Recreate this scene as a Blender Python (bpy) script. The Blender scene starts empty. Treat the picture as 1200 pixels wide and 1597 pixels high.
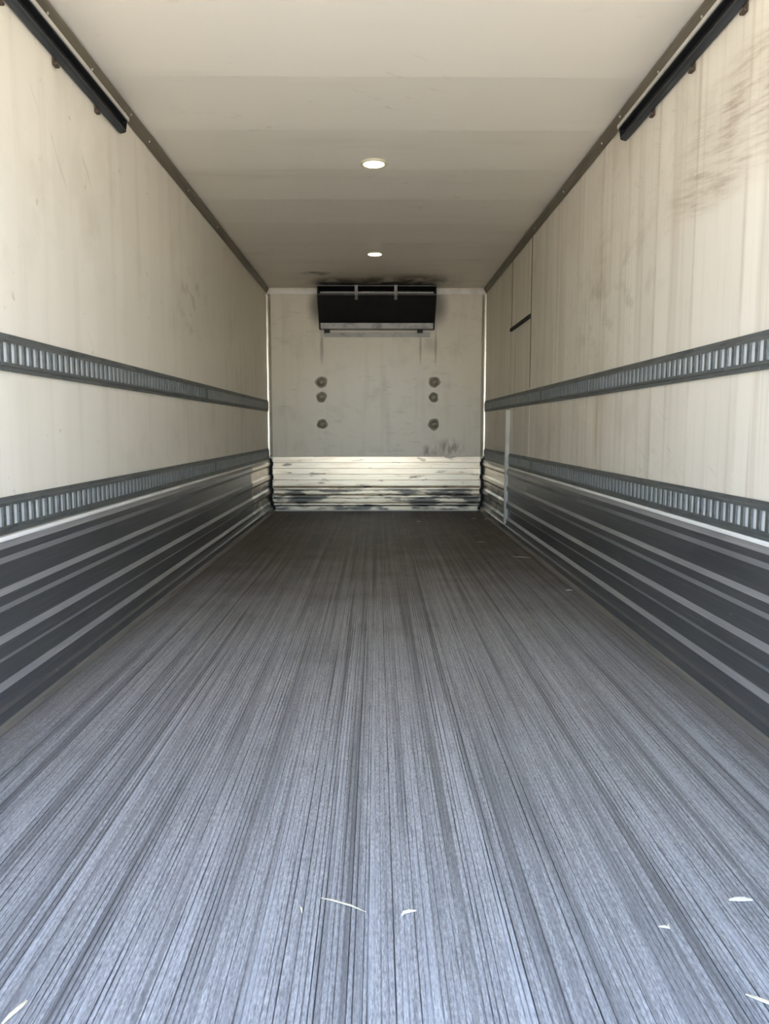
import bpy, bmesh, math, random
from mathutils import Vector
random.seed(7)
S = bpy.context.scene
COL = S.collection
PI = math.pi

# ------------------------------------------------------------------ camera, sky, sun, exposure
cam_d = bpy.data.cameras.new('camera')
cam = bpy.data.objects.new('camera', cam_d)
COL.objects.link(cam)
cam_d.sensor_fit = 'VERTICAL'
cam_d.sensor_height = 24.0
cam_d.lens = 24.0 * 1200.0 / 1597.0
cam_d.clip_start = 0.02
cam_d.clip_end = 300
CAMZ = 0.937
PITCH = math.atan((798.5 - 668) / 1200.0)
YAW = math.atan((600 - 587.8) / 1200.0)
cam.location = (0, 0, CAMZ)
cam.rotation_euler = (PI / 2 - PITCH, 0, -YAW)
S.camera = cam

world = bpy.data.worlds.new('sky')
S.world = world
world.use_nodes = True
wb = world.node_tree.nodes['Background']
SUN_DIR = Vector((0.62, 0.30, 0.80)).normalized()       # towards the sun
sky = world.node_tree.nodes.new('ShaderNodeTexSky')
sky.sky_type = 'NISHITA'
sky.sun_disc = False
sky.sun_elevation = math.asin(SUN_DIR.z)
sky.sun_rotation = math.atan2(SUN_DIR.x, SUN_DIR.y)
sky.air_density = 1.0
sky.dust_density = 1.5
sky.ozone_density = 1.0
world.node_tree.links.new(sky.outputs[0], wb.inputs['Color'])
wb.inputs['Strength'].default_value = 0.43

sun_d = bpy.data.lights.new('sun', 'SUN')
sun = bpy.data.objects.new('sun', sun_d)
COL.objects.link(sun)
sun_d.energy = 11.2
sun_d.angle = math.radians(0.6)
sun_d.color = (1.0, 0.93, 0.82)
# high, from beside and slightly in front of the truck: nothing falls straight in through the rear opening
sun.rotation_euler = (-SUN_DIR).to_track_quat('-Z', 'Y').to_euler()

S.view_settings.view_transform = 'Standard'
S.view_settings.look = 'None'
S.view_settings.gamma = 1.0
S.view_settings.use_curve_mapping = False
S.view_settings.exposure = 1.58
S.cycles.use_denoising = True
S.cycles.max_bounces = 14
S.cycles.diffuse_bounces = 10
S.cycles.glossy_bounces = 6
S.cycles.caustics_reflective = False

LAMP_STRENGTH = 12.0

# ------------------------------------------------------------------ dimensions
HW = 1.22            # half width between the wall liners
H = 2.48             # ceiling height
D = 8.72             # front wall
R0 = 0.86            # rear opening
T = 0.09             # wall thickness

# ------------------------------------------------------------------ materials
class Mat:
    def __init__(s, name):
        s.m = bpy.data.materials.new(name)
        s.m.use_nodes = True
        s.t = s.m.node_tree
        s.n = s.t.nodes
        s.b = s.n['Principled BSDF']
        s.tc = s.n.new('ShaderNodeTexCoord')
        s.co = s.tc.outputs['Object']
    def link(s, a, b):
        s.t.links.new(a, b)
    def put(s, sock, v):
        if isinstance(v, bpy.types.NodeSocket):
            s.link(v, sock)
        else:
            sock.default_value = v
    def math(s, op, a, b=0.0, clamp=False):
        n = s.n.new('ShaderNodeMath'); n.operation = op; n.use_clamp = clamp
        s.put(n.inputs[0], a); s.put(n.inputs[1], b)
        return n.outputs[0]
    def xyz(s):
        n = s.n.new('ShaderNodeSeparateXYZ'); s.link(s.co, n.inputs[0])
        return n.outputs
    def map(s, scale, loc=(0, 0, 0), rot=(0, 0, 0), co=None):
        n = s.n.new('ShaderNodeMapping')
        n.inputs['Scale'].default_value = scale
        n.inputs['Location'].default_value = loc
        n.inputs['Rotation'].default_value = rot
        s.link(co or s.co, n.inputs['Vector'])
        return n.outputs[0]
    def noise(s, scale, detail=3.0, rough=0.55, loc=(0, 0, 0), rot=(0, 0, 0)):
        """noise with one scale for each axis of the object"""
        n = s.n.new('ShaderNodeTexNoise')
        n.inputs['Scale'].default_value = 1.0
        n.inputs['Detail'].default_value = detail
        n.inputs['Roughness'].default_value = rough
        co = s.co
        if rot != (0, 0, 0):
            co = s.map((1, 1, 1), (0, 0, 0), rot)
        s.link(s.map(scale, loc, co=co), n.inputs['Vector'])
        return n.outputs['Fac']
    def rng(s, v, a, b, c=0.0, d=1.0, smooth=True):
        n = s.n.new('ShaderNodeMapRange')
        n.interpolation_type = 'SMOOTHSTEP' if smooth else 'LINEAR'
        s.put(n.inputs['Value'], v)
        for k, x in zip(('From Min', 'From Max', 'To Min', 'To Max'), (a, b, c, d)):
            n.inputs[k].default_value = x
        return n.outputs[0]
    def blob(s, c, r, lo=0.0, hi=1.0):
        """soft ellipsoid: 1 at its middle, 0 at its rim"""
        sc = tuple(1.0 / q for q in r)
        n = s.n.new('ShaderNodeVectorMath'); n.operation = 'LENGTH'
        s.link(s.map(sc, tuple(-ci * k for ci, k in zip(c, sc))), n.inputs[0])
        return s.rng(n.outputs['Value'], 1.0, 0.15, lo, hi)
    def mix(s, f, a, b):
        n = s.n.new('ShaderNodeMix'); n.data_type = 'RGBA'
        s.put(n.inputs[0], f)
        for k, v in ((6, a), (7, b)):
            s.put(n.inputs[k], v if isinstance(v, bpy.types.NodeSocket) else (*v, 1))
        return n.outputs[2]
    def mul(s, *a):
        r = a[0]
        for x in a[1:]:
            r = s.math('MULTIPLY', r, x)
        return r
    def done(s, color, rough=0.5, metal=0.0, bump=None, dist=0.002, strength=0.5, spec=None):
        b = s.b
        s.put(b.inputs['Base Color'], color if isinstance(color, bpy.types.NodeSocket) else (*color, 1))
        s.put(b.inputs['Roughness'], rough)
        s.put(b.inputs['Metallic'], metal)
        if spec is not None:
            b.inputs['Specular IOR Level'].default_value = spec
        if bump is not None:
            n = s.n.new('ShaderNodeBump')
            n.inputs['Distance'].default_value = dist
            n.inputs['Strength'].default_value = strength
            s.link(bump, n.inputs['Height']); s.link(n.outputs[0], b.inputs['Normal'])
        return s.m

WHITE = (0.84, 0.79, 0.69)
GRIME = (0.33, 0.27, 0.19)

def liner_left():
    m = Mat('white liner left')
    c = m.mix(m.rng(m.noise((1, 9, 0.5)), 0.5, 0.85, 0, 0.30), WHITE, (0.56, 0.49, 0.38))
    c = m.mix(m.rng(m.noise((3, 3, 3), 5), 0.52, 0.8, 0, 0.35), c, (0.58, 0.51, 0.40))
    scr = m.rng(m.noise((1, 3, 26), 4, rot=(0.9, 0, 0)), 0.62, 0.74)
    c = m.mix(m.mul(scr, m.rng(m.noise((1, 1.1, 1.1), 2), 0.52, 0.68), 0.35), c, GRIME)
    scuff = m.mul(m.blob((-HW, 5.3, 1.75), (1, 0.75, 0.36)), m.rng(m.noise((6, 6, 9), 4), 0.5, 0.7))
    c = m.mix(m.math('MULTIPLY', scuff, 0.38), c, (0.30, 0.26, 0.19))
    spot = m.mul(m.rng(m.noise((20, 20, 20), 2), 0.70, 0.78), 0.35)
    c = m.mix(spot, c, GRIME)
    return m.done(c, 0.42, 0, m.noise((90, 90, 90), 2), 0.001, 0.25)

def liner_right():
    m = Mat('white liner right')
    c = m.mix(m.rng(m.noise((1, 14, 0.4), 4), 0.46, 0.8, 0, 0.55), (0.825, 0.77, 0.665), (0.50, 0.42, 0.31))
    c = m.mix(m.rng(m.noise((1, 55, 0.8), 3, loc=(0, 3, 0)), 0.56, 0.8, 0, 0.45), c, (0.46, 0.38, 0.27))
    c = m.mix(m.rng(m.noise((2.2, 2.2, 2.2), 6), 0.5, 0.8, 0, 0.40), c, (0.55, 0.47, 0.36))
    # long rub marks, slanting down towards the front
    rub = m.noise((1, 4.0, 55), 6, 0.7, rot=(-0.16, 0, 0))
    rub2 = m.noise((1, 6.0, 75), 5, 0.65, loc=(0, 1, 4), rot=(-0.42, 0, 0))
    reg = m.math('MAXIMUM', m.blob((HW, 2.45, 1.98), (1, 0.95, 0.30)), m.blob((HW, 2.85, 1.84), (1, 0.60, 0.14)))
    reg = m.math('MULTIPLY', reg, m.rng(m.noise((1, 2.5, 5), 4, rot=(-0.16, 0, 0)), 0.32, 0.6, 0.35, 1.0))
    c = m.mix(m.math('MULTIPLY', reg, 0.34), c, (0.42, 0.32, 0.22))
    c = m.mix(m.mul(reg, m.rng(rub, 0.42, 0.66), 0.80), c, (0.34, 0.24, 0.17))
    c = m.mix(m.mul(m.rng(rub2, 0.58, 0.76), m.rng(m.noise((1, 0.9, 0.9), 2), 0.46, 0.62), 0.35), c, (0.36, 0.28, 0.19))
    c = m.mix(m.mul(m.rng(m.noise((1, 16, 22), 5, 0.7, loc=(0, 8, 0)), 0.52, 0.72), m.rng(m.noise((1, 1.3, 1.1), 3, loc=(0, 2, 6)), 0.42, 0.64), 0.30), c, (0.40, 0.33, 0.24))
    reg2 = m.blob((HW, 4.1, 1.62), (1, 1.0, 0.5))
    c = m.mix(m.mul(reg2, m.rng(m.noise((5, 5, 8), 5), 0.48, 0.7), 0.45), c, (0.38, 0.31, 0.22))
    # stud lines: a row of dirty stripes where the liner is fixed
    y = m.xyz()[1]
    st = m.math('PINGPONG', m.math('SUBTRACT', y, 2.62), 0.205)
    ln = m.mul(m.rng(st, 0.022, 0.0), m.rng(m.noise((1, 2, 2.2), 4), 0.36, 0.66), 0.30)
    c = m.mix(ln, c, (0.34, 0.25, 0.16))
    # rusty run below the upper rail
    run = m.blob((HW, 4.28, 0.95), (1, 0.05, 0.28))
    c = m.mix(m.math('MULTIPLY', run, 0.55), c, (0.50, 0.36, 0.17))
    return m.done(c, 0.45, 0, m.noise((90, 90, 90), 2), 0.001, 0.25)

def liner_front():
    m = Mat('white liner front')
    c = m.mix(m.rng(m.noise((10, 1, 1.2), 3), 0.5, 0.85, 0, 0.35), (0.94, 0.875, 0.75), (0.62, 0.55, 0.44))
    c = m.mix(m.mul(m.rng(m.noise((7, 1, 30), 5), 0.55, 0.75), m.rng(m.noise((2, 1, 2), 2), 0.40, 0.6), 0.30), c, (0.45, 0.38, 0.28))
    c = m.mix(m.rng(m.noise((4, 4, 4), 5), 0.5, 0.8, 0, 0.35), c, (0.6, 0.53, 0.42))
    dirt = m.mul(m.math('MAXIMUM', m.blob((0.80, D, 0.72), (0.24, 1, 0.14)), m.blob((0.60, D, 0.68), (0.16, 1, 0.10))), m.rng(m.noise((22, 1, 10), 5), 0.34, 0.66))
    c = m.mix(m.math('MULTIPLY', dirt, 0.8), c, (0.27, 0.20, 0.13))
    for x, w in ((0.49, 0.018), (-0.61, 0.03), (0.66, 0.022)):
        c = m.mix(m.math('MULTIPLY', m.blob((x, D, 1.84), (w, 1, 0.26)), 0.55), c, (0.25, 0.2, 0.14))
    c = m.mix(m.math('MULTIPLY', m.blob((0.60, D, 1.86), (0.12, 1, 0.12)), 0.3), c, (0.3, 0.25, 0.18))
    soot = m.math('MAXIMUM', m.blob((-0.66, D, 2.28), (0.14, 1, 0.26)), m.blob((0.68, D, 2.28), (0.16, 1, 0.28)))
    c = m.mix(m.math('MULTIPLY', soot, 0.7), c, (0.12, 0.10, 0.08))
    return m.done(c, 0.30, spec=0.5)

def liner_ceiling():
    m = Mat('white liner ceiling')
    c = m.mix(m.rng(m.noise((0.8, 5, 1), 4), 0.5, 0.85, 0, 0.30), (0.90, 0.855, 0.76), (0.66, 0.60, 0.50))
    c = m.mix(m.mul(m.rng(m.noise((7, 9, 1), 5), 0.62, 0.74), m.rng(m.noise((1.1, 0.8, 1), 2), 0.5, 0.66), 0.30), c, (0.35, 0.30, 0.24))
    arc = m.mul(m.blob((0.05, 3.7, H), (0.35, 0.5, 1)), m.rng(m.noise((26, 5, 1), 3, rot=(0, 0, 0.8)), 0.62, 0.72), 0.35)
    c = m.mix(arc, c, (0.40, 0.35, 0.28))
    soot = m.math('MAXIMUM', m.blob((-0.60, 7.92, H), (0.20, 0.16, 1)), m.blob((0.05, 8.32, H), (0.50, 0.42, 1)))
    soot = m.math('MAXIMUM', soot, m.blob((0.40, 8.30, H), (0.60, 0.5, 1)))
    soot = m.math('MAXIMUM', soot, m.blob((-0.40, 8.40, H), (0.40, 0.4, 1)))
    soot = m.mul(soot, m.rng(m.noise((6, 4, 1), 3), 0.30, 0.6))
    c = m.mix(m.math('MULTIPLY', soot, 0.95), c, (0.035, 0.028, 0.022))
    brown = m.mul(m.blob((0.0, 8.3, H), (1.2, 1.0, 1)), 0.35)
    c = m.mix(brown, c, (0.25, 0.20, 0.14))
    return m.done(c, 0.5, 0, m.noise((3, 3, 3), 3), 0.004, 0.25)

def floor_mat():
    m = Mat('worn grooved aluminium')
    x, y, z = m.xyz()
    fleck = m.noise((330, 60, 1), 3, 0.7)
    grain = m.noise((190, 9, 1), 4, 0.7)
    streak = m.noise((60, 0.55, 1), 5, 0.7)
    patch = m.noise((6, 0.8, 1), 4)
    line = m.noise((34, 0.22, 1), 3, 0.6, loc=(9, 2, 0))
    wide = m.noise((19, 0.30, 1), 4, 0.7, loc=(3, 1, 0))
    cloud = m.noise((2.2, 2.2, 1), 4)
    c = m.mix(m.rng(fleck, 0.30, 0.72), (0.235, 0.233, 0.232), (0.52, 0.512, 0.505))
    c = m.mix(m.rng(grain, 0.50, 0.70, 0, 0.75), c, (0.13, 0.13, 0.135))
    c = m.mix(m.rng(grain, 0.46, 0.30, 0, 0.45), c, (0.62, 0.63, 0.65))
    c = m.mix(m.rng(streak, 0.50, 0.72, 0, 0.60), c, (0.14, 0.14, 0.145))
    c = m.mix(m.rng(wide, 0.48, 0.66, 0, 0.55), c, (0.16, 0.16, 0.163))
    c = m.mix(m.rng(wide, 0.46, 0.34, 0, 0.35), c, (0.55, 0.56, 0.58))
    c = m.mix(m.rng(patch, 0.46, 0.75, 0, 0.30), c, (0.15, 0.145, 0.14))
    c = m.mix(m.rng(cloud, 0.55, 0.8, 0, 0.30), c, (0.17, 0.16, 0.15))
    c = m.mix(m.rng(y, 1.6, 4.4, 0, 0.40), c, (0.16, 0.155, 0.15))       # greyer and darker away from the opening
    # brown dirt trodden in towards the front of the box
    c = m.mix(m.rng(line, 0.52, 0.64, 0, 0.60), c, (0.11, 0.108, 0.105))
    dirt = m.mul(m.rng(m.math('ADD', m.math('ADD', y, m.math('MULTIPLY', m.math('SUBTRACT', cloud, 0.5), 3.0)), m.math('MULTIPLY', m.math('SUBTRACT', line, 0.5), 4.0)), 3.0, 6.6), 0.92)
    c = m.mix(dirt, c, m.mix(m.math('ADD', m.rng(m.noise((30, 0.4, 1), 4, 0.7, loc=(4, 4, 0)), 0.44, 0.66, 0, 0.6), m.rng(m.noise((6, 4, 1), 5), 0.46, 0.68, 0, 0.4)), (0.040, 0.025, 0.012), (0.125, 0.100, 0.075)))
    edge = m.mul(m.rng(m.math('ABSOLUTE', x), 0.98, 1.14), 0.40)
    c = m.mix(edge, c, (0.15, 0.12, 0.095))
    groove = m.rng(z, -0.0002, -0.0018)
    c = m.mix(m.math('MULTIPLY', groove, m.rng(m.noise((40, 2.5, 1), 3), 0.35, 0.65, 0.15, 0.95)), c, (0.05, 0.048, 0.046))
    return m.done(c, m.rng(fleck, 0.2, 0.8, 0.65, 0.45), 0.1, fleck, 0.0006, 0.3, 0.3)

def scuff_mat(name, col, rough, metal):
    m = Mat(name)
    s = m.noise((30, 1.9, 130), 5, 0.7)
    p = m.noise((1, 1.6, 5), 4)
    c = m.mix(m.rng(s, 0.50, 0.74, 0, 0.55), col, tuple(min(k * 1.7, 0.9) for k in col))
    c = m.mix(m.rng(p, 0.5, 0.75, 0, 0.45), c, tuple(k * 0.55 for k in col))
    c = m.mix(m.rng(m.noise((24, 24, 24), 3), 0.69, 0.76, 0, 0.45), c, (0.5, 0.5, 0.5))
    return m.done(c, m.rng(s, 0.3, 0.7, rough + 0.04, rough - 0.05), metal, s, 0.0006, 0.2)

def clean_mat():
    m = Mat('bare aluminium side band')
    x, y, z = m.xyz()
    s = m.noise((1, 2.2, 40), 5, 0.65)
    c = m.mix(m.rng(s, 0.42, 0.72), (0.60, 0.52, 0.43), (0.36, 0.29, 0.22))
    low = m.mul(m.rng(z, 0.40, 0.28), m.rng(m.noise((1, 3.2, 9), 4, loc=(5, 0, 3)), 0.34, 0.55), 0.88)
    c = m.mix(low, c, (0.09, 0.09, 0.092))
    return m.done(c, 0.32, 0.9, s, 0.0008, 0.25)

def band_front_mat():
    m = Mat('bare aluminium front band')
    x, y, z = m.xyz()
    s = m.noise((2.2, 1, 34), 5, 0.65)
    c = m.mix(m.rng(s, 0.45, 0.72), (0.71, 0.625, 0.51), (0.56, 0.45, 0.35))
    blot = m.mul(m.rng(m.noise((5, 1, 22), 4, loc=(2, 0, 1)), 0.60, 0.70), 0.75)
    c = m.mix(blot, c, (0.12, 0.10, 0.09))
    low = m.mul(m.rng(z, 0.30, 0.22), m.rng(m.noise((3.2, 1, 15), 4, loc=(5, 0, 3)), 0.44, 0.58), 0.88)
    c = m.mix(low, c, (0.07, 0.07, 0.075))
    return m.done(c, 0.28, 0.85, s, 0.0008, 0.25)

def metal_mat(name, col, rough, metal=0.8, scale=(8, 8, 8), dark=0.5):
    m = Mat(name)
    n = m.noise(scale, 5, 0.65)
    c = m.mix(m.rng(n, 0.42, 0.75), col, tuple(k * dark for k in col))
    return m.done(c, rough, metal, n, 0.001, 0.25)

M = {}
M['left'] = liner_left(); M['right'] = liner_right(); M['front'] = liner_front(); M['ceil'] = liner_ceiling()
M['floor'] = floor_mat(); M['scuff'] = scuff_mat('grimy aluminium wall band', (0.145, 0.147, 0.152), 0.36, 0.55); M['worn'] = scuff_mat('worn edge with painted bevel light', (0.33, 0.33, 0.335), 0.50, 0.45); M['brightened_bevel'] = scuff_mat('rib edge lightened against shade', (0.66, 0.66, 0.67), 0.33, 0.7); M['clean'] = clean_mat(); M['band'] = band_front_mat()  # bevel tones: wear plus facet brightness painted into the colour
M['rail'] = metal_mat('grey zinc rail', (0.15, 0.16, 0.155), 0.5, 0.35, (14, 5, 40), 0.55)
M['railback'] = metal_mat('pale rail backing', (0.78, 0.80, 0.80), 0.45, 0.1, (5, 5, 5), 0.85)
M['cap'] = metal_mat('white cap strip', (0.90, 0.88, 0.84), 0.4, 0.0, (20, 2, 20), 0.7)
M['cove'] = metal_mat('dull brown grey angle', (0.20, 0.175, 0.13), 0.5, 0.3, (20, 1.5, 20), 0.6)
M['seal'] = metal_mat('dark brown door seal', (0.24, 0.205, 0.15), 0.6, 0.0, (20, 20, 3), 0.6)
M['lip'] = metal_mat('pale metal lip', (0.72, 0.70, 0.64), 0.4, 0.3, (6, 3, 6), 0.8)
M['black'] = metal_mat('black track steel', (0.014, 0.015, 0.017), 0.5, 0.0, (9, 3, 9), 0.6)
M['bluegrey'] = metal_mat('blue grey track flange', (0.040, 0.046, 0.053), 0.5, 0.1, (9, 3, 9), 0.6)
M['rust'] = metal_mat('rusty brown bracket', (0.10, 0.07, 0.05), 0.6, 0.3, (40, 40, 40), 0.5)
M['rivet'] = metal_mat('bright rivet', (0.8, 0.79, 0.76), 0.3, 0.8, (50, 50, 50), 0.8)
M['unit'] = metal_mat('sooty black housing', (0.013, 0.012, 0.011), 0.55, 0.0, (7, 7, 9), 0.5)
M['unitmetal'] = metal_mat('dirty grey unit metal', (0.36, 0.35, 0.33), 0.45, 0.4, (9, 9, 9), 0.5)
M['unitdim'] = metal_mat('dim grey unit trim', (0.13, 0.13, 0.135), 0.5, 0.3, (9, 9, 9), 0.5)
M['rubber'] = metal_mat('black sealing rubber', (0.012, 0.011, 0.010), 0.7, 0.0, (30, 30, 30), 0.5)
M['trimwhite'] = metal_mat('white corner trim', (0.90, 0.86, 0.77), 0.35, 0.15, (6, 6, 3), 0.7)
M['cornertrim'] = metal_mat('bright corner trim', (0.86, 0.81, 0.72), 0.24, 0.75, (6, 6, 3), 0.8)
def patch_mat():
    m = Mat('grey sealant patch')
    n = m.n.new('ShaderNodeVectorMath'); n.operation = 'LENGTH'; m.link(m.co, n.inputs[0])
    c = m.mix(m.rng(n.outputs['Value'], 0.012, 0.034), (0.42, 0.38, 0.30), (0.23, 0.20, 0.155))
    c = m.mix(m.rng(n.outputs['Value'], 0.040, 0.066), c, (0.50, 0.46, 0.38))
    c = m.mix(m.rng(m.noise((40, 40, 40), 3), 0.45, 0.7, 0, 0.5), c, (0.5, 0.46, 0.38))
    return m.done(c, 0.6)
M['patch'] = patch_mat()
M['ground'] = metal_mat('pale yard concrete', (0.50, 0.47, 0.42), 0.9, 0.0, (0.6, 0.6, 0.6), 0.8)
M['straw'] = metal_mat('pale straw', (0.80, 0.68, 0.48), 0.6, 0.0, (60, 60, 60), 0.75)
M['wood'] = metal_mat('pale splintered wood', (0.85, 0.78, 0.64), 0.6, 0.0, (90, 90, 90), 0.8)
M['flange'] = metal_mat('dirty floor flange', (0.27, 0.25, 0.22), 0.5, 0.4, (30, 1.5, 30), 0.5)
M['shell'] = metal_mat('white bezel', (0.75, 0.70, 0.52), 0.4, 0.0, (20, 20, 20), 0.9)
def lens_mat():
    m = Mat('lit lamp lens')
    m.b.inputs['Emission Color'].default_value = (1.0, 0.90, 0.62, 1)
    m.b.inputs['Emission Strength'].default_value = LAMP_STRENGTH
    return m.done((0.9, 0.87, 0.75), 0.4)
M['lens'] = lens_mat()

# ------------------------------------------------------------------ helpers
def obj(name, bm, mat, parent=None, smooth=False):
    me = bpy.data.meshes.new(name)
    bmesh.ops.recalc_face_normals(bm, faces=bm.faces[:])
    bm.to_mesh(me); bm.free()
    if smooth:
        for p in me.polygons:
            p.use_smooth = True
    me.materials.append(mat)
    o = bpy.data.objects.new(name, me)
    COL.objects.link(o)
    if parent is not None:
        o.parent = parent
        o.matrix_parent_inverse = parent.matrix_world.inverted()
    return o

def empty(name, loc=(0, 0, 0)):
    o = bpy.data.objects.new(name, None)
    o.empty_display_size = 0.1
    COL.objects.link(o)
    o.location = loc
    o.matrix_world.translation = loc
    return o

def thing(o, label, cat, group=None):
    o['label'] = label; o['category'] = cat
    if group:
        o['group'] = group
    return o

def structure(o):
    o['kind'] = 'structure'
    return o

def extrude(bm, pts, f0, f1):
    """closed outline pts; f0 and f1 turn an outline point into its 3-D point at each end"""
    a = [bm.verts.new(f0(*p)) for p in pts]
    b = [bm.verts.new(f1(*p)) for p in pts]
    n = len(pts)
    for i in range(n):
        bm.faces.new((a[i], a[(i + 1) % n], b[(i + 1) % n], b[i]))
    bm.faces.new(a); bm.faces.new(b[::-1])
    return bm

def along_y(pts, y0, y1, bm=None):      # pts are (x, z)
    return extrude(bm or bmesh.new(), pts, lambda x, z: (x, y0, z), lambda x, z: (x, y1, z))
def along_x(pts, x0, x1, bm=None):      # pts are (y, z)
    return extrude(bm or bmesh.new(), pts, lambda y, z: (x0, y, z), lambda y, z: (x1, y, z))
def along_z(pts, z0, z1, bm=None):      # pts are (x, y)
    return extrude(bm or bmesh.new(), pts, lambda x, y: (x, y, z0), lambda x, y: (x, y, z1))
def box(x0, x1, y0, y1, z0, z1, bm=None):
    return along_z([(x0, y0), (x1, y0), (x1, y1), (x0, y1)], z0, z1, bm)

def dome(bm, c, axis, r, h, n=10):
    """low rivet head: centre, outward axis, radius, height"""
    ax = Vector(axis).normalized()
    u = ax.orthogonal().normalized(); v = ax.cross(u)
    c = Vector(c)
    rings = []
    for rr, hh in ((1.0, -0.15), (0.85, 0.6)):
        rings.append([bm.verts.new(c + ax * h * hh + (u * math.cos(2 * PI * k / n) + v * math.sin(2 * PI * k / n)) * r * rr) for k in range(n)])
    top = bm.verts.new(c + ax * h)
    for k in range(n):
        bm.faces.new((rings[0][k], rings[0][(k + 1) % n], rings[1][(k + 1) % n], rings[1][k]))
        bm.faces.new((rings[1][k], rings[1][(k + 1) % n], top))
    bm.faces.new(rings[0][::-1])

def lathe(bm, prof, c, n=32, closed=False):
    """prof (r, z) turned about a vertical axis through c"""
    rings = []
    for r, z in prof:
        if r < 1e-6:
            rings.append([bm.verts.new((c[0], c[1], c[2] + z))])
        else:
            rings.append([bm.verts.new((c[0] + r * math.cos(2 * PI * k / n), c[1] + r * math.sin(2 * PI * k / n), c[2] + z)) for k in range(n)])
    pairs = list(zip(rings, rings[1:])) + ([(rings[-1], rings[0])] if closed else [])
    for a, b in pairs:
        for k in range(n):
            if len(a) == 1 and len(b) == 1:
                continue
            if len(a) == 1:
                bm.faces.new((a[0], b[k], b[(k + 1) % n]))
            elif len(b) == 1:
                bm.faces.new((a[k], a[(k + 1) % n], b[0]))
            else:
                bm.faces.new((a[k], a[(k + 1) % n], b[(k + 1) % n], b[k]))

# ------------------------------------------------------------------ the box: floor, walls, ceiling
structure(obj('ground', box(-40, 40, -60, 40, -1.45, -1.25), M['ground']))

floor = structure(obj('floor', box(-HW - T, HW + T, R0, D + T, -0.16, -0.012), M['rubber']))
PW = 0.2335
EDGE0 = -1.192
def plank_profile(x0, w, seed):
    """ridged deck board: fine grooves of uneven depth and spacing, here and there a smooth strip"""
    rnd = random.Random(seed)
    pts = [(x0 + 0.0006, -0.012), (x0 + 0.0006, 0.0)]
    x = x0 + 0.006
    mid = x0 + w * rnd.uniform(0.4, 0.6)
    while x < x0 + w - 0.009:
        if abs(x - mid) < 0.007:
            x = mid + 0.0075
        dp = rnd.choice((0.0007, 0.001, 0.0014, 0.002))
        gw = rnd.uniform(0.0022, 0.0034)
        pts += [(x, 0.0), (x + 0.0006, -dp), (x + gw - 0.0006, -dp), (x + gw, 0.0)]
        x += rnd.uniform(0.0085, 0.0125)
    pts += [(x0 + w - 0.0006, 0.0), (x0 + w - 0.0006, -0.012)]
    return pts
for k in range(10):
    obj('floor_plank', along_y(plank_profile(EDGE0 + PW * k, PW, k), R0, D), M['floor'], floor)
x_last = EDGE0 + PW * 10
obj('floor_plank', along_y(plank_profile(x_last, HW - x_last - 0.022, 77), R0, D), M['floor'], floor)

# ceiling liner bowed between the roof bows (0.61 m apart)
pts = []
y = R0
while y < D:
    pts.append((y, H - 0.005 + 0.005 * abs(math.sin(PI * (y - 3.57) / 0.61)) ** 0.8))
    y += 0.61 / 20
pts.append((D, H))
ceil_pts = [(R0, H + T)] + pts + [(D + T, H), (D + T, H + T)]
structure(obj('ceiling', along_x(ceil_pts, -HW - T, HW + T), M['ceil']))

def wall_profile(side, amp, seams=()):
    ys = []
    y = R0
    while y < D:
        ys.append(y); y += 0.41 / 14
    ys.append(D)
    for s in seams:
        ys = [q for q in ys if abs(q - s) > 0.012]
    out = [(q, amp * (1 - abs(math.sin(PI * (q - 2.62) / 0.41))) ** 1.0) for q in ys]
    for s in seams:
        out += [(s - 0.009, 0.0), (s - 0.008, -0.016), (s + 0.008, -0.016), (s + 0.009, 0.0)]
    out.sort(key=lambda t: t[0])
    return [(side * (HW - p), q) for q, p in out] + [(side * (HW + T), D + T), (side * (HW + T), R0)]
structure(obj('wall_left', along_z(wall_profile(-1, 0.0022), -0.012, H + 0.02), M['left']))
structure(obj('wall_right', along_z(wall_profile(1, 0.0030, (6.18, 7.06)), -0.012, H + 0.02), M['right']))
structure(obj('wall_front', box(-HW + 0.0005, HW - 0.0005, D, D + T, -0.012, H - 0.0005), M['front']))

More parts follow.
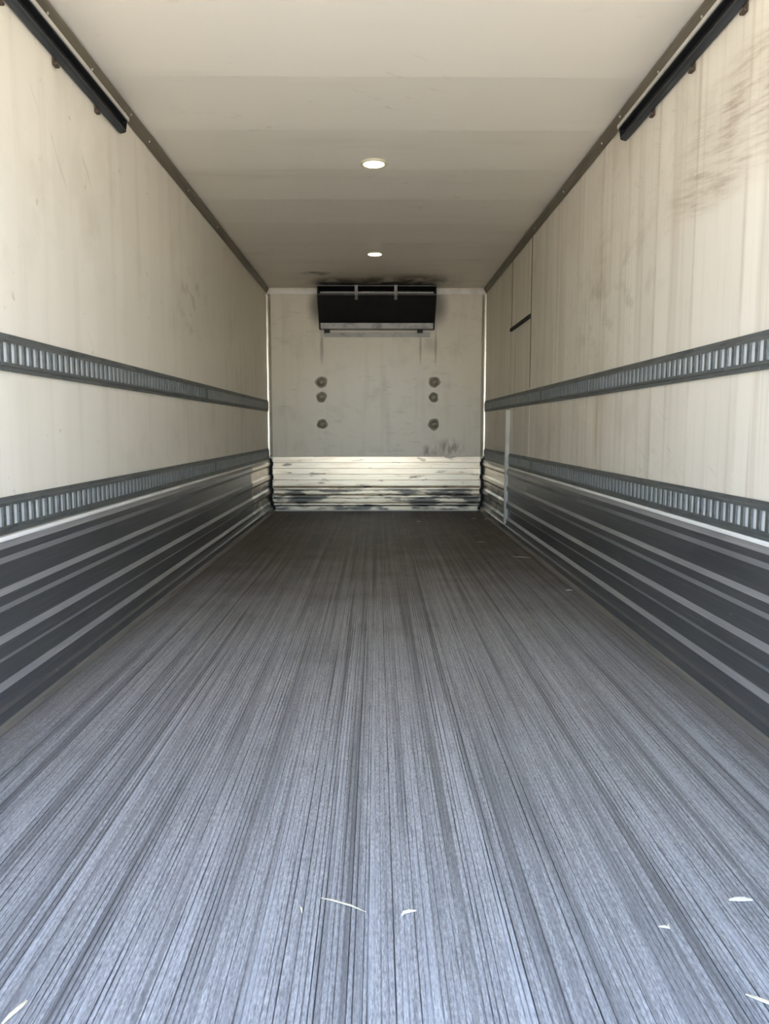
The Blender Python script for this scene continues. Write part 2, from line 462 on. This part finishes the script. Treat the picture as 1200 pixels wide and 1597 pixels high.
# ------------------------------------------------------------------ corrugated scuff bands
PROF = [(0.573, 0.012), (0.553, 0.026), (0.527, 0.026), (0.503, 0.014), (0.424, 0.014), (0.406, 0.027), (0.374, 0.027),
        (0.350, 0.014), (0.274, 0.014), (0.254, 0.028), (0.209, 0.028), (0.189, 0.014), (0.124, 0.014), (0.104, 0.028), (0.078, 0.029), (0.058, 0.033), (0.050, 0.046), (0.016, 0.047)]
def band_side(side):
    b = structure(empty('baseboard_left' if side < 0 else 'baseboard_right', (side * HW, R0, 0)))
    def X(p):
        return side * (HW - p)
    out = [(X(p), z) for z, p in PROF]
    cut = [7.40] if side < 0 else [6.20, 7.03]
    ends = [R0 + 0.002] + cut + [D - 0.03]
    for a, c in zip(ends, ends[1:]):
        o = obj('scuff_panel', along_y(out + [(X(0.0031), 0.016), (X(0.0031), 0.573)], a + 0.003, c - 0.003), M['scuff'], b)
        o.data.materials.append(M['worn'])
        o.data.materials.append(M['brightened_bevel'])
        for i in range(len(PROF) - 1):              # slanting rib faces: worn, with facet brightness put into the colour
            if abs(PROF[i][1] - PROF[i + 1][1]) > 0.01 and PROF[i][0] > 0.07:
                o.data.polygons[i].material_index = 1 if PROF[i][1] < PROF[i + 1][1] else 2   # downward faces painted lightest, against their shade
        if a > 6.5:                                 # the last panel is hardly worn: bare shiny metal
            o.data.materials.clear()
            o.data.materials.append(M['clean'])
            for q in o.data.polygons:
                q.material_index = 0
            o['label'] = 'brighter cleaner panel at the far end'
    lim = D - 0.03
    o = obj('cap_strip', along_y([(X(0.0031), 0.588), (X(0.012), 0.587), (X(0.017), 0.581), (X(0.017), 0.574), (X(0.0031), 0.574)], R0 + 0.002, lim), M['cap'], b)
    o['label'] = 'thin white cap strip along the top of the band'
    o = obj('floor_flange', along_y([(X(0.0031), 0.016), (X(0.048), 0.016), (X(0.052), 0.006), (X(0.074), 0.004), (X(0.074), 0.0005), (X(0.0031), 0.0005)], R0 + 0.002, D - 0.002), M['flange'], b)
    # black rubber end cap in the outline of the corrugation
    fat = [(X(p + 0.026), z) for z, p in PROF]
    o = obj('end_cap', along_y(fat + [(X(0.0031), 0.017), (X(0.0031), 0.600), (X(0.030), 0.600)], D - 0.028, D - 0.0245), M['rubber'], b)
    o['label'] = 'black rubber end cap in the corner'
    return b
band_side(-1); band_side(1)

# front band: smooth boards above, ribs below
b = structure(empty('baseboard_front', (0, D, 0)))
prof = [(0.620, 0.010)]
z = 0.620
for k in range(5):                         # five shallow boards
    z0 = 0.620 - 0.066 * k; z1 = z0 - 0.066
    prof += [(z0 - 0.003, 0.016), (z1 + 0.004, 0.016), (z1 + 0.0035, 0.011), (z1 + 0.0005, 0.011)]
prof = [(zz, p) for zz, p in prof if zz >= 0.289]
o = obj('upper_board', along_x([(D - p, zz) for zz, p in prof] + [(D - 0.0004, 0.290), (D - 0.0004, 0.620)], -1.172, 1.172), M['band'], b)
o['label'] = 'pale scraped aluminium boards'
rib = []
for zt in (0.285, 0.196, 0.108):
    rib += [(zt, 0.006), (zt - 0.018, 0.026), (zt - 0.036, 0.026), (zt - 0.052, 0.008), (zt - 0.085, 0.008)]
rib += [(0.014, 0.008)]
o = obj('ribbed_band', along_x([(D - p, zz) for zz, p in rib] + [(D - 0.0004, 0.014), (D - 0.0004, 0.285)], -1.172, 1.172), M['band'], b)
o['label'] = 'ribbed aluminium band with black scuffs'

# ------------------------------------------------------------------ trims
for side, nm in ((-1, 'trim_1'), (1, 'trim_2')):
    o = structure(empty(nm, (side * HW, R0, H)))
    a = [(side * 1.2165, 2.4245), (side * 1.2165, 2.4205), (side * 1.2095, 2.4205), (side * 1.186, 2.462), (side * 1.186, 2.4705), (side * 1.192, 2.4705)]
    for y0, y1, g in ((R0 + 0.001, 3.905, 0.003), (3.900, D - 0.02, 0.0)):
        obj('angle_section', along_y([(x - side * g, z - g * 0.6) for x, z in a], y0, y1), M['cove'], o)
    bm_pos = [(2.99, 0.45), (3.43, 0.45), (3.87, 0.25), (3.935, 0.75), (4.26, 0.5), (5.1, 0.5), (6.0, 0.5)]
    for yy, f in bm_pos:
        bm = bmesh.new()
        x = 1.2095 + (1.186 - 1.2095) * f; z = 2.4205 + (2.462 - 2.4205) * f
        nrm = Vector((-side * 0.0415, 0, -0.0235)).normalized()
        off = 0.0036 if yy < 3.9 else 0.0
        dome(bm, (side * x + nrm.x * off, yy, z + nrm.z * off), nrm, 0.0065, 0.004)
        r = obj('rivet', bm, M['rivet'], o)
for side, nm in ((-1, 'trim_3'), (1, 'trim_4')):
    structure(obj(nm, along_z([(side * 1.2165, D - 0.003)] + [(side * (1.2165 - 0.046 * math.sin(k * PI / 16)), D - 0.003 - 0.040 * math.cos(k * PI / 16)) for k in range(9)], 0.625, 2.405), M['cornertrim'], smooth=False))
structure(obj('trim_5', along_x([(D - 0.003, 2.468), (D - 0.022, 2.468), (D - 0.022, 2.452), (D - 0.010, 2.412), (D - 0.003, 2.412)], -1.175, 1.175), M['trimwhite']))

# ------------------------------------------------------------------ side door in the right wall
d = structure(empty('door_1', (HW, 6.6, 0)))
o = obj('door_panel', along_z([(HW - 0.0038, 6.19), (HW - 0.0044, 6.19), (HW - 0.0044, 7.05), (HW - 0.0038, 7.05)], 0.595, 1.800), M['right'], d)
for yy, w in ((6.182, 0.011), (7.058, 0.007)):
    o = obj('seal_strip', along_z([(HW - 0.0005, yy - w), (HW - 0.0034, yy - w * 0.8), (HW - 0.0034, yy + w * 0.8), (HW - 0.0005, yy + w)], 1.25, 2.418), M['seal'], d)
    o['label'] = 'dark seal strip along the door edge'
o = obj('drip_rail', along_y([(HW - 0.0035, 1.838), (HW - 0.018, 1.830), (HW - 0.020, 1.804), (HW - 0.0035, 1.800)], 6.19, 7.055), M['rubber'], d)
o['label'] = 'black drip rail above the side door'
o = obj('jamb_post', along_z([(1.214, 7.045), (1.180, 7.042), (1.174, 7.048), (1.174, 7.072), (1.180, 7.078), (1.214, 7.075)], 0.018, 1.10), M['lip'], d)
o['label'] = 'pale vertical jamb post in front of the band'

# ------------------------------------------------------------------ slotted logistics rails
PITCH_S = 0.0545
def rail_section(side, zc, y0, y1):
    bm = bmesh.new()
    def X(p):
        return side * (HW - p)
    P0 = 0.0036
    hh = 0.061
    # flanges and steps above and below the slotted web
    for s in (-1, 1):
        pts = [(P0, hh), (P0 + 0.0045, hh), (P0 + 0.0045, 0.047), (P0 + 0.0095, 0.043), (P0 + 0.0095, 0.0325), (P0 + 0.0065, 0.0325), (P0 + 0.0045, 0.041), (P0, 0.045)]
        along_y([(X(p), zc + s * q) for p, q in pts], y0, y1, bm)
    # webs between the slots
    y = y0
    n = int((y1 - y0 - 0.0105 * 2 - 0.0335) / PITCH_S) + 1
    first = y1 - 0.009 - 0.0335 - (n - 1) * PITCH_S if y0 < 2 else y0 + 0.009
    edges = [(y0, first)]
    for k in range(n):
        a = first + k * PITCH_S
        edges.append((a + 0.0335, a + PITCH_S if k < n - 1 else y1))
    for a, c in edges:
        along_z([(X(P0 + 0.0065), a), (X(P0 + 0.0095), a + 0.0005), (X(P0 + 0.0095), c - 0.0005), (X(P0 + 0.0065), c)], zc - 0.0325, zc + 0.0325, bm)
    yy = y0 + 0.06
    while yy < y1 - 0.03:
        for s in (-1, 1):
            dome(bm, (X(P0 + 0.0045), yy, zc + s * 0.054), (-side, 0, 0), 0.0045, 0.003, 6)
        yy += 0.218
    return bm
def rail(side, zc, joint, label):
    r = thing(empty('logistics_rail', (side * HW, R0, zc)), label, 'rail', 'slotted rails on the side walls')
    js = [R0 + 0.01, joint, joint + 3.052, D - 0.035]
    if joint + 6.104 < D - 0.2:
        js.insert(3, joint + 6.104)
    for a, c in zip(js, js[1:]):
        obj('rail_section', rail_section(side, zc, a + 0.0015, c - 0.0015), M['rail'], r)
    def X(p):
        return side * (HW - p)
    o = obj('backing_strip', box(min(X(0.0033), X(0.0046)), max(X(0.0033), X(0.0046)), R0 + 0.012, D - 0.037, zc - 0.040, zc + 0.040), M['railback'], r)
    o['label'] = 'pale backing seen through the rail slots'
rail(-1, 1.184, 2.532, 'grey slotted rail on left wall, upper of two')
rail(-1, 0.653, 2.765, 'grey slotted rail on left wall, lower one just above dark ribbed metal')
rail(1, 1.180, 2.690, 'grey slotted rail on right wall, upper of two')
rail(1, 0.649, 3.005, 'grey slotted rail on right wall, lower one just above dark ribbed metal')

# ------------------------------------------------------------------ black door tracks under the ceiling corners
def track(side, label, hooks, yend):
    t = thing(empty('door_track', (side * HW, R0, 2.36)), label, 'track', 'door tracks under the ceiling')
    def X(p):
        return side * (HW - p)
    # C shaped channel, open towards the middle of the box, its bottom corner cut on a slant at the end
    pts = [(0.0035, 2.394), (0.0035, 2.328), (0.010, 2.324), (0.026, 2.328), (0.034, 2.334), (0.034, 2.341), (0.030, 2.341), (0.026, 2.334),
           (0.010, 2.331), (0.008, 2.335), (0.008, 2.388), (0.034, 2.388), (0.034, 2.394)]
    bm = bmesh.new()
    n = len(pts)
    def ye(p, z):
        return yend - (2.394 - z) * 0.45
    extrude(bm, pts, lambda p, z: (X(p), R0 + 0.004, z), lambda p, z: (X(p), ye(p, z), z))
    obj('channel', bm, M['black'], t)
    bm = bmesh.new()
    extrude(bm, [(0.0036, 2.3275), (0.010, 2.3235), (0.026, 2.3275), (0.035, 2.334), (0.035, 2.3365), (0.0345, 2.3332), (0.026, 2.3262), (0.010, 2.3222), (0.0036, 2.3262)],
            lambda p, z: (X(p), R0 + 0.006, z), lambda p, z: (X(p), yend - 0.045, z))
    o = obj('bottom_flange', bm, M['bluegrey'], t); o['label'] = 'blue grey lower flange of the track'
    o = obj('top_lip', along_y([(X(0.0035), 2.3945), (X(0.036), 2.3945), (X(0.039), 2.397), (X(0.039), 2.411), (X(0.036), 2.413), (X(0.0035), 2.400)], R0 + 0.004, yend + 0.01), M['lip'], t)
    o['label'] = 'pale upper lip of the track'
    bm = bmesh.new()
    extrude(bm, [(0.0082, 2.3876), (0.0082, 2.3352), (0.010, 2.3315), (0.026, 2.3345), (0.0338, 2.342), (0.0338, 2.3876)],
            lambda p, z: (X(p), ye(p, z) - 0.006, z), lambda p, z: (X(p), ye(p, z) - 0.002, z))
    obj('end_plate', bm, M['black'], t)
    for yy in hooks:
        bm = along_y([(X(0.0036), 2.326), (X(0.0085), 2.322), (X(0.0085), 2.300), (X(0.017), 2.300), (X(0.019), 2.304), (X(0.019), 2.297), (X(0.017), 2.294), (X(0.0036), 2.294)], yy - 0.016, yy + 0.016)
        dome(bm, (X(0.0085), yy, 2.310), (-side, 0, 0), 0.006, 0.004, 8)
        o = obj('hanger_bracket', bm, M['rust'], t)
        o['label'] = 'rusty hanger bracket below the track'
track(-1, 'black channel track high on left wall under ceiling corner', (1.77, 2.21, 2.645, 3.08, 3.515), 3.86)
track(1, 'black channel track high on right wall under ceiling corner', (1.82, 2.25, 2.68, 3.10, 3.525), 3.93)

# ------------------------------------------------------------------ evaporator unit on the front wall
e = thing(empty('evaporator_unit', (0, D, 2.0)), 'black cooling evaporator unit at top of the far front wall', 'cooling unit')
XL, XR = -0.632, 0.640
YF = 8.38
side_prof = [(D - 0.0005, 2.445), (YF + 0.004, 2.445), (YF, 2.345), (8.615, 2.085), (8.63, 2.03), (D - 0.0005, 2.02)]
for xa, xb in ((XL, XL + 0.006), (XR - 0.006, XR)):
    obj('side_panel', along_x(side_prof, xa, xb), M['unit'], e)
obj('top_panel', box(XL + 0.006, XR - 0.006, YF + 0.006, D - 0.0005, 2.437, 2.445), M['unit'], e)
obj('back_panel', box(XL + 0.006, XR - 0.006, D - 0.012, D - 0.0005, 2.025, 2.437), M['unit'], e)
# sloping front, with slightly raised louvre strips
def slope(t, off=0.0):
    y0, z0, y1, z1 = YF, 2.343, 8.613, 2.087
    n = Vector((-(z0 - z1), -(y1 - y0))).normalized()
    return (y0 + (y1 - y0) * t + n.x * off, z0 + (z1 - z0) * t + n.y * off)
obj('front_panel', along_x([slope(0), slope(1), slope(1, -0.006), slope(0, -0.006)], XL + 0.006, XR - 0.006), M['unit'], e)
o = obj('upper_bar', box(XL + 0.004, XR - 0.004, YF - 0.008, YF + 0.004, 2.436, 2.447), M['unitdim'], e); o['label'] = 'grey bar along the top of the air outlet'
o = obj('lower_bar', box(XL + 0.004, XR - 0.004, YF - 0.012, YF + 0.002, 2.345, 2.357), M['unitdim'], e); o['label'] = 'grey bar below the air outlet'
for x in (-0.215, 0.205):
    o = obj('outlet_strut', along_x([(YF - 0.018, 2.447), (YF - 0.010, 2.447), (YF - 0.013, 2.345), (YF + 0.02, 2.302), (YF + 0.008, 2.298), (YF - 0.021, 2.342)], x - 0.016, x + 0.016), M['unitmetal'], e)
    o['label'] = 'pale strut across the air outlet'
o = obj('drip_tray', along_x([(8.60, 2.083), (8.592, 2.082), (8.604, 2.024), (8.70, 2.018), (8.70, 2.024), (8.612, 2.032)], XL + 0.02, XR - 0.02), M['unitmetal'], e)
o['label'] = 'grey metal drip tray'
o = obj('wall_flange', box(XL + 0.045, XR - 0.045, D - 0.010, D - 0.0005, 1.945, 1.995), M['unitmetal'], e)
o['label'] = 'grey flange strip flat on the wall'
for x in (XL + 0.085, XR - 0.16):
    obj('drain_stub', box(x - 0.03, x + 0.03, 8.64, 8.70, 1.988, 2.0185), M['unit'], e)

# ------------------------------------------------------------------ lamps in the ceiling
def lamp(y, label):
    z0 = H - 0.005 + 0.005 * abs(math.sin(PI * (y - 3.57) / 0.61)) ** 0.8
    L = thing(empty('ceiling_light', (-0.015, y, z0)), label, 'light', 'round lamps in the ceiling')
    bm = bmesh.new()
    lathe(bm, [(0.058, 0.004), (0.076, 0.004), (0.076, -0.006), (0.070, -0.010), (0.062, -0.010), (0.058, -0.006)], (-0.015, y, z0), 36, True)
    o = obj('bezel', bm, M['shell'], L, True)
    bm = bmesh.new()
    lathe(bm, [(0.0, -0.016), (0.03, -0.0145), (0.05, -0.010), (0.0585, -0.005), (0.0585, 0.002), (0.0, 0.002)], (-0.015, y, z0), 32)
    o = obj('lens', bm, M['lens'], L, True); o['label'] = 'glowing warm white lens'
lamp(4.69, 'round lit ceiling lamp nearer the opening, larger looking')
lamp(7.04, 'round lit ceiling lamp farther in, before the black cooling unit')

# ------------------------------------------------------------------ grey patches over the bolts on the front wall
def patch(x, z, r, seed, label):
    rnd = random.Random(seed)
    bm = bmesh.new()
    n = 20
    ph = [rnd.uniform(0, 2 * PI) for _ in range(3)]
    rad = [1 + 0.06 * math.sin(2 * 2 * PI * k / n + ph[0]) + 0.05 * math.sin(3 * 2 * PI * k / n + ph[1]) + 0.05 * math.sin(5 * 2 * PI * k / n + ph[2]) for k in range(n)]
    rings = []
    for f, h in ((1.0, 0.0005), (0.9, 0.005), (0.55, 0.007), (0.42, 0.013), (0.2, 0.016)):
        rings.append([bm.verts.new((r * f * (rad[k] if f > 0.5 else 1) * math.cos(2 * PI * k / n), -h, r * f * (rad[k] if f > 0.5 else 1) * math.sin(2 * PI * k / n))) for k in range(n)])
    for a, c in zip(rings, rings[1:]):
        for k in range(n):
            bm.faces.new((a[k], a[(k + 1) % n], c[(k + 1) % n], c[k]))
    bm.faces.new(rings[-1]); bm.faces.new(rings[0][::-1])
    o = obj('bolt_patch', bm, M['patch'])
    o.location = (x, D, z)
    thing(o, label, 'patch', 'grey patches on the front wall')
patch(-0.618, 1.450, 0.066, 1, 'round grey patch on the far wall, left column, top')
patch(-0.618, 1.285, 0.060, 2, 'round grey patch on the far wall, left column, middle')
patch(-0.612, 0.985, 0.058, 3, 'round grey patch on the far wall, left column, bottom')
patch(0.648, 1.452, 0.064, 4, 'round grey patch on the far wall, right column, top')
patch(0.640, 1.282, 0.055, 5, 'round grey patch on the far wall, right column, middle')
patch(0.644, 0.982, 0.064, 6, 'round grey patch on the far wall, right column, bottom')

# ------------------------------------------------------------------ straw and splinters lying on the deck
def stick(name, pts, w, h, mat, label, cat):
    """flat tapered piece through pts (x, y), lying on the deck"""
    bm = bmesh.new()
    n = len(pts)
    rows = []
    for i, (x, y) in enumerate(pts):
        a = Vector(pts[max(i - 1, 0)]); b2 = Vector(pts[min(i + 1, n - 1)])
        d = (b2 - a).normalized(); s = Vector((-d.y, d.x))
        k = (0.45, 1.0)[0 < i < n - 1]
        lift = 0.0015 * math.sin(PI * i / (n - 1)) if n > 2 else 0.0
        rows.append([bm.verts.new((x + s.x * w * k * q, y + s.y * w * k * q, 0.0003 + lift + z)) for q, z in ((-0.5, 0), (0.5, 0), (0.36, h * k), (-0.36, h * k))])
    for a, c in zip(rows, rows[1:]):
        for k in range(4):
            bm.faces.new((a[k], a[(k + 1) % 4], c[(k + 1) % 4], c[k]))
    bm.faces.new(rows[0]); bm.faces.new(rows[-1][::-1])
    thing(obj(name, bm, mat), label, cat, 'straw and splinters on the floor')
stick('straw', [(-0.113, 1.452), (-0.088, 1.441), (-0.052, 1.424), (-0.021, 1.405)], 0.0035, 0.002, M['straw'], 'long thin straw on the floor near the opening', 'straw')
stick('straw', [(-0.152, 1.425), (-0.149, 1.416), (-0.146, 1.404)], 0.004, 0.002, M['straw'], 'tiny pale straw just left of the long thin straw', 'straw')
stick('wood_chip', [(0.047, 1.394), (0.052, 1.401), (0.063, 1.405), (0.076, 1.409)], 0.007, 0.003, M['wood'], 'short bent wood chip right of the long thin straw', 'chip')
stick('wood_chip', [(0.532, 1.356), (0.543, 1.353), (0.549, 1.349), (0.552, 1.362)], 0.006, 0.003, M['wood'], 'tiny hooked wood chip on the floor toward the right', 'chip')
stick('wood_chip', [(0.703, 1.437), (0.718, 1.436), (0.735, 1.436), (0.750, 1.436)], 0.010, 0.004, M['wood'], 'stout straight wood chip at the right edge of the floor', 'chip')
stick('straw', [(0.613, 1.180), (0.627, 1.168), (0.645, 1.155), (0.668, 1.140)], 0.006, 0.003, M['straw'], 'pale straw at the bottom right corner', 'straw')
stick('straw', [(-0.594, 1.128), (-0.588, 1.145), (-0.580, 1.164), (-0.577, 1.178)], 0.007, 0.003, M['straw'], 'pale straw at the bottom left corner', 'straw')
stick('wood_chip', [(1.098, 4.385), (1.118, 4.386), (1.138, 4.384)], 0.016, 0.004, M['wood'], 'pale chip beside the right ribbed wall band, midway in', 'chip')
stick('straw', [(0.990, 5.560), (1.04, 5.545), (1.125, 5.520)], 0.012, 0.003, M['straw'], 'faint straw on the dirty floor before the side door', 'straw')
stick('wood_chip', [(1.115, 7.92), (1.135, 7.90), (1.150, 7.93)], 0.022, 0.005, M['wood'], 'small pale chip in the far right corner', 'chip')
stick('wood_chip', [(0.408, 7.72), (0.425, 7.70), (0.445, 7.71)], 0.020, 0.005, M['wood'], 'tiny chip on the brown floor near the far wall, right of middle', 'chip')
stick('wood_chip', [(0.995, 7.98), (1.015, 7.96), (1.035, 7.97)], 0.018, 0.005, M['wood'], 'tiny chip left of the chip in the far right corner', 'chip')
stick('straw', [(0.835, 6.30), (0.86, 6.31), (0.90, 6.28)], 0.010, 0.003, M['straw'], 'short straw on brown floor in front of the pale jamb post', 'straw')
